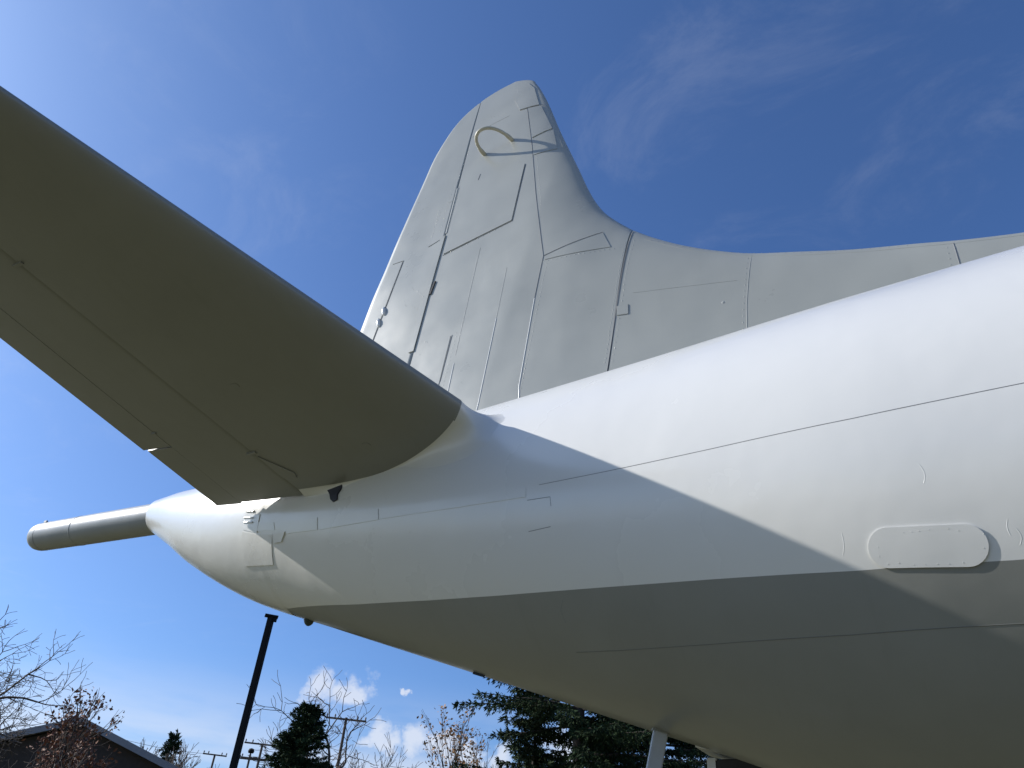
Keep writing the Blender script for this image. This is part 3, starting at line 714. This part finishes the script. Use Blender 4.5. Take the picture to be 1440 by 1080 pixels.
# house with a dark gable end
def house():
    dist = 42.0; x0, y0 = at(57.15, dist); zr_ = h_at(8.35, dist)
    e = empty('house', (x0, y0, 0)); tag(e, 'dark brown house with low gable roof and pale grey rake boards', 'house')
    ang = R(57.15-90-180+8)   # gable normal turned towards the lawn
    fx = Vector((math.sin(R(57.15)), -math.cos(R(57.15)), 0)); fx.rotate(Matrix.Rotation(R(-18), 3, 'Z'))
    tx = Vector((-fx.y, fx.x, 0))           # along the gable, to the right in the picture
    up = Vector((0, 0, 1)); o = Vector((x0, y0, 0))
    if tx.x < 0: tx = -tx
    hw, sl, dp = 4.2, .34, 12.0
    zw = zr_-.25
    def P(a, b, z): return o+tx*a-fx*b+up*z
    prof = [(-hw, 0), (hw, 0), (hw, zw-sl*hw), (0, zw), (-hw, zw-sl*hw)]
    v = [P(a, 0, z) for a, z in prof]+[P(a, dp, z) for a, z in prof]
    f = [(0, 1, 2, 3, 4), (9, 8, 7, 6, 5)]+[(i, i+5, (i+1) % 5+5, (i+1) % 5) for i in range(5)]
    fix(pydata('wall', v, f, 'brickwall', e, False))
    for s in (-1, 1):
        ov_ = .55
        pr = [(0, zr_), (s*(hw+ov_), zr_-sl*(hw+ov_)), (s*(hw+ov_), zr_-sl*(hw+ov_)-.16), (0, zr_-.16)]
        v = [P(a, -.5, z) for a, z in pr]+[P(a, dp+.4, z) for a, z in pr]
        rf = fix(pydata('roof', v, [(0, 1, 2, 3), (7, 6, 5, 4)]+[(i, i+4, (i+1) % 4+4, (i+1) % 4) for i in range(4)], 'shingle', e, False))
        pr = [(0, zr_+.03), (s*(hw+ov_+.02), zr_-sl*(hw+ov_+.02)+.03), (s*(hw+ov_+.02), zr_-sl*(hw+ov_+.02)-.26), (0, zr_-.26)]
        v = [P(a, -.54, z) for a, z in pr]+[P(a, -.503, z) for a, z in pr]
        fix(pydata('rake_board', v, [(0, 1, 2, 3), (7, 6, 5, 4)]+[(i, i+4, (i+1) % 4+4, (i+1) % 4) for i in range(4)], 'fascia', rf, False))
    for a in (-2.2, 1.8):
        rot = Matrix((tx, -fx, up)).transposed()
        wn_ = box('window', P(a, -.02, 2.4), (1.3, .08, 1.4), 'fascia', e, rot)
        box('pane', P(a, -.07, 2.4), (1.14, .02, 1.24), 'glass', wn_, rot)
house()

# ---- trees
def perp(t):
    ref = np.where(np.abs(t[:, 2:3]) < .9, np.array([[0, 0, 1.]]), np.array([[1., 0, 0]]))
    a = np.cross(t, ref); return a/np.linalg.norm(a, axis=1, keepdims=True)
def tubes_mesh(segs):
    P0 = np.array([q[0] for q in segs]); P1 = np.array([q[1] for q in segs]); r0 = np.array([q[2] for q in segs]); r1 = np.array([q[3] for q in segs])
    T = P1-P0; L = np.linalg.norm(T, axis=1); ok = L > 1e-6; P0, P1, r0, r1, T = P0[ok], P1[ok], r0[ok], r1[ok], T[ok]/L[ok][:, None]
    V, F, base = [], [], 0
    for n, sel in ((3, r0 < .02), (4, (r0 >= .02) & (r0 < .05)), (7, r0 >= .05)):
        if not sel.any(): continue
        a = perp(T[sel]); b = np.cross(T[sel], a); m = sel.sum(); w = 2*np.pi*np.arange(n)/n
        D = a[:, None, :]*np.cos(w)[None, :, None]+b[:, None, :]*np.sin(w)[None, :, None]
        V.append(np.concatenate([P0[sel][:, None]+D*r0[sel][:, None, None], P1[sel][:, None]+D*r1[sel][:, None, None]], 1).reshape(-1, 3))
        k = np.arange(n); q = np.stack([k, (k+1) % n, n+(k+1) % n, n+k], 1)
        F.append((base+np.arange(m)[:, None, None]*2*n+q[None]).reshape(-1, 4)); base += m*2*n
    return np.concatenate(V), np.concatenate(F)
def fast_mesh(name, V, F, m, parent, smooth=True, kind='stuff'):
    me = bpy.data.meshes.new(name); n = len(F); k = F.shape[1]
    me.vertices.add(len(V)); me.vertices.foreach_set('co', np.asarray(V, np.float32).ravel())
    me.loops.add(n*k); me.loops.foreach_set('vertex_index', F.astype(np.int32).ravel())
    me.polygons.add(n); me.polygons.foreach_set('loop_start', (np.arange(n)*k).astype(np.int32))
    me.update(calc_edges=True); me.validate()
    return link(name, me, m, parent, smooth, kind)
def rnd_unit(rg):
    v = np.array([rg.gauss(0, 1) for _ in range(3)]); return v/np.linalg.norm(v)
def grow(rg, p, d, L, r, depth, segs, tips, up=.08, wig=.22, kids=(2, 3), spread=.75, ratio=.72, minr=.006, maxdepth=7):
    n = 4 if depth < 3 else 3
    q = p; dd = d/np.linalg.norm(d); nodes = [(q, r)]
    for i in range(n):
        dd = dd+rnd_unit(rg)*wig*(.5 if depth == 0 else 1)+np.array([0, 0, up]); dd /= np.linalg.norm(dd)
        q2 = q+dd*L/n; r2 = max(minr, r*(1-.38*(i+1)/n)); r1 = max(minr, r*(1-.38*i/n))
        segs.append((q, q2, r1, r2, depth)); q = q2; nodes.append((q, r2))
    if depth >= maxdepth or L < .012:
        tips.append((q, dd)); return
    k = rg.randint(*kids)
    for j in range(k):
        o = rnd_unit(rg); o = o-dd*np.dot(o, dd); o /= np.linalg.norm(o)
        a = spread*rg.uniform(.55, 1.15)*(0.45 if j == 0 else 1)
        nd = dd*math.cos(a)+o*math.sin(a)
        grow(rg, q, nd, L*ratio*rg.uniform(.8, 1.12), r*.60*rg.uniform(.85, 1.1), depth+1, segs, tips, up, wig, kids, spread, ratio, minr, maxdepth)
    for j in range(rg.randint(1, 2) if depth > 0 else rg.randint(2, 4)):
        pn, rn = nodes[rg.randint(1, len(nodes)-2)]
        o = rnd_unit(rg); o = o-dd*np.dot(o, dd); o /= np.linalg.norm(o); a = rg.uniform(.7, 1.2)*spread/.75
        grow(rg, pn, dd*math.cos(a)+o*math.sin(a), L*ratio*rg.uniform(.55, .9), rn*.5, depth+1, segs, tips, up, wig, kids, spread, ratio, minr, maxdepth)
def leaf_mesh(rg, pts, size):
    v, f = [], []
    for p in pts:
        n = rnd_unit(rg); a = np.cross(n, rnd_unit(rg)); a /= np.linalg.norm(a); b = np.cross(n, a); s = size*rg.uniform(.6, 1.3); k = len(v)
        v += [p-a*s, p+b*s*.55-n*s*.15, p+a*s, p-b*s*.55-n*s*.15]; f.append((k, k+1, k+2)); f.append((k, k+2, k+3))
    return v, f
def bare_tree(name, label, x, y, height, seed, m='bark', leaf=None, nleaf=0, lsize=.07, group=None, **kw):
    rg = random.Random(seed); segs, tips = [], []
    L0 = kw.pop('trunk', .28); r0 = kw.pop('r0', .02)*height; lean = kw.pop('lean', (0, 0))
    grow(rg, np.zeros(3), np.array([lean[0], lean[1], 1.0]), L0, r0/height, 0, segs, tips, minr=kw.pop('minr', .006)/height, **kw)
    zmax = max(s[1][2] for s in segs); sc = height/zmax
    segs = [(s[0]*sc+(x, y, 0), s[1]*sc+(x, y, 0), s[2]*height if s[4] else s[2]*height, s[3]*height, s[4]) for s in segs]
    e = empty(name, (x, y, 0)); tag(e, label, 'tree', group)
    segs[0] = (segs[0][0]-np.array([0, 0, .1]), segs[0][1], segs[0][2]*1.15, segs[0][3], 0)
    v, f = tubes_mesh([s[:4] for s in segs if s[4] == 0]); fast_mesh('trunk', v, f, m, e, True, None)
    v, f = tubes_mesh([s[:4] for s in segs if s[4] > 0]); fast_mesh('crown', v, f, m, e)
    if leaf:
        cand = [t[0]*sc+(x, y, 0) for t in tips]; cl = [c for c in cand if rg.random() < .5] or cand
        pts = [cl[rg.randrange(len(cl))]+np.array([rg.gauss(0, .12), rg.gauss(0, .12), rg.gauss(-.05, .12)]) for _ in range(nleaf)]
        v, f = leaf_mesh(rg, pts, lsize); o = pydata('leaves', v, f, leaf, e, False); o['kind'] = 'stuff'
    return e
def conifer(name, label, x, y, height, radius, seed, m='needle', whorls=26, base=.06, droop=.25, group=None, dens=1.0, blade=.11, irregular=.15, limbs=(5, 8), hang=.30, taper=.85):
    rg = random.Random(seed); ng_ = np.random.default_rng(seed); e = empty(name, (x, y, 0)); tag(e, label, 'tree', group)
    tube('trunk', [(x, y, -.05), (x, y, height*.5), (x, y, height*.98)], [height*.014, height*.009, .012], 'bark2', e, 9)
    segs = []; TP, TD, TL = [], [], []
    def tuft(p, d, n, L):
        for _ in range(n): TP.append(p); TD.append(d); TL.append(L)
    for i in range(whorls):
        u = (i+rg.uniform(-.4, .4))/whorls; h = height*(base+(1-base)*u); h = min(max(h, .2), height*.985)
        rr = radius*(1-u)**taper*(1 if u > .12 else .75+u*2)
        for j in range(rg.randint(*limbs)):
            az = rg.uniform(0, 2*math.pi); L = rr*rg.uniform(1-irregular*2.2, 1+irregular)+.12
            n = max(4, int(L/.15)); p = np.array([x, y, h+rg.uniform(-.15, .15)]); d2 = .14-.1*(1-u)+.5*max(0, u-.75)+rg.uniform(-.08, .08)
            prev = p; bend = rg.uniform(-.18, .18)
            for k in range(1, n+1):
                t = k/n; aa = az+bend*t*t; q = p+np.array([math.cos(aa)*L*t, math.sin(aa)*L*t, d2*L*t-droop*L*t*t*(1-u)+.16*L*max(0, t-.7)])
                segs.append((prev, q, .035*(1-t)*L/2.5+.007, .03*(1-t)*L/2.5+.006))
                dirv = (q-prev)/np.linalg.norm(q-prev)
                if t > .15:
                    side = np.cross(dirv, (0, 0, 1.)); side /= np.linalg.norm(side)
                    for s_ in (-1, 1, 0):
                        if s_ == 0 and rg.random() < .4: continue
                        tl = (.22+.30*rg.random())*min(1, L*.5)*(1.15-t*.6)
                        td = dirv*.5+side*s_*.8+np.array([0, 0, -hang*(2.2 if s_ == 0 else 1)+.25*rg.random()]); td /= np.linalg.norm(td)
                        m_ = max(2, int(tl/.07)); segs.append((q, q+td*tl, .005, .003))
                        for a in range(m_): tuft(q+td*tl*(a+.5)/m_, td, max(1, int(4*dens)), blade)
                    tuft(q, dirv, max(2, int(4*dens)), blade)
                prev = q
            tuft(prev, dirv, 6, blade*1.1)
    for k in range(10): tuft(np.array([x, y, height*(.93+.007*k)]), np.array([0, 0, 1.]), 5, blade*1.2)
    P = np.array(TP); D_ = np.array(TD); L = np.array(TL)*ng_.uniform(.6, 1.3, len(TL)); n = len(P)
    def ru():
        v = ng_.normal(size=(n, 3)); return v/np.linalg.norm(v, axis=1, keepdims=True)
    w = D_*.9+ru()*.75; w /= np.linalg.norm(w, axis=1, keepdims=True); sd_ = np.cross(w, ru()); sd_ /= np.linalg.norm(sd_, axis=1, keepdims=True)
    P = P+ru()*.015; l = L[:, None]
    V = np.stack([P-sd_*l*.10, P+w*l*.55+sd_*l*.13, P+w*l, P+w*l*.5-sd_*l*.13], 1).reshape(-1, 3)
    F = np.arange(n*4).reshape(-1, 4)
    v, f = tubes_mesh(segs); fast_mesh('branches', v, f, 'bark2', e)
    fast_mesh('crown', V, F, m, e, False)
    return e

x, y = at(63.5, 24); bare_tree('bare_tree', 'large leafless tree with wide spreading branches beside the dark house', x, y, h_at(13.4, 24), 10, 'bark', spread=.95, up=.03, ratio=.74, trunk=.22, wig=.26, maxdepth=6, minr=.006, r0=.018)
x, y = at(57.9, 33); bare_tree('oak_tree', 'small tree with rust-brown leaves clinging on in front of the house', x, y, h_at(10.6, 33), 56, 'bark2', 'rust', 4200, .08, spread=.55, up=.10, trunk=.22, maxdepth=5, kids=(2, 3))
x, y = at(41.9, 41); bare_tree('bare_tree', 'tall leafless tree with crooked limbs rising behind the cone-shaped conifer', x, y, h_at(13.9, 41), 70, 'bark', spread=.90, up=.04, trunk=.24, wig=.36, ratio=.77, maxdepth=5, minr=.012, r0=.017)
x, y = at(43.85, 38); conifer('conifer_tree', 'dark dense cone-shaped conifer in front of the crooked leafless tree', x, y, h_at(11.1, 38), 2.9, 5, 'needle', 46, .04, -.05, None, 1.3, .17, .14, (8, 10), .1, .72)
x, y = at(34.9, 40); bare_tree('maple_tree', 'slim tree with a few tan leaves left, standing against white cloud', x, y, h_at(11.6, 40), 8, 'bark2', 'tan', 2600, .085, spread=.48, up=.12, trunk=.26, maxdepth=5, wig=.15, r0=.013)
x, y = at(31.9, 42); bare_tree('bare_tree', 'leafless upright tree between the tan-leaved tree and the spruces', x, y, h_at(10.6, 42), 31, 'bark', spread=.5, up=.12, maxdepth=5, minr=.011, r0=.012)
x, y = at(37.4, 46); bare_tree('bare_tree', 'low leafless tree between the crooked tree and the tan-leaved tree', x, y, h_at(9.2, 46), 37, 'bark', spread=.7, up=.06, maxdepth=5, minr=.011, r0=.012)
x, y = at(51.7, 58); conifer('conifer_tree', 'small ragged conifer between two leafless shrubs beside the house', x, y, h_at(8.5, 58), 2.0, 9, 'needle', 26, .1, .1, None, .9, .22, .3)
x, y = at(50.5, 55); bare_tree('bare_tree', 'small leafless tree with fanned twigs between ragged conifer and lamp pole', x, y, h_at(8.2, 55), 44, 'bark', spread=.5, up=.10, maxdepth=5, minr=.014, r0=.012)
x, y = at(52.9, 50); bare_tree('bare_tree', 'small leafless tree beside the roof end of the house', x, y, h_at(8.1, 50), 47, 'bark2', spread=.6, up=.10, maxdepth=5, minr=.014, r0=.012)
x, y = at(28.3, 22); conifer('spruce_tree', 'bushy spruce with drooping boughs, outermost beside the leafless upright tree', x, y, 7.7, 2.15, 15, 'needle2', 40, .08, .28, 'spruces behind the aircraft', 1.6, .12, .2, (6, 9), .45)
x, y = at(25.3, 21); conifer('spruce_tree', 'open dark spruce with bare trunk showing, behind the leaning prop', x, y, 14.5, 3.6, 16, 'needle', 36, .10, .22, 'spruces behind the aircraft', 1.5, .12, .3, (5, 7), .5)
x, y = at(20.0, 24); conifer('spruce_tree', 'dense dark spruce right behind the leaning grey prop', x, y, 13.5, 4.0, 18, 'needle', 46, .06, .25, 'spruces behind the aircraft', 1.6, .12, .2, (6, 9), .4)
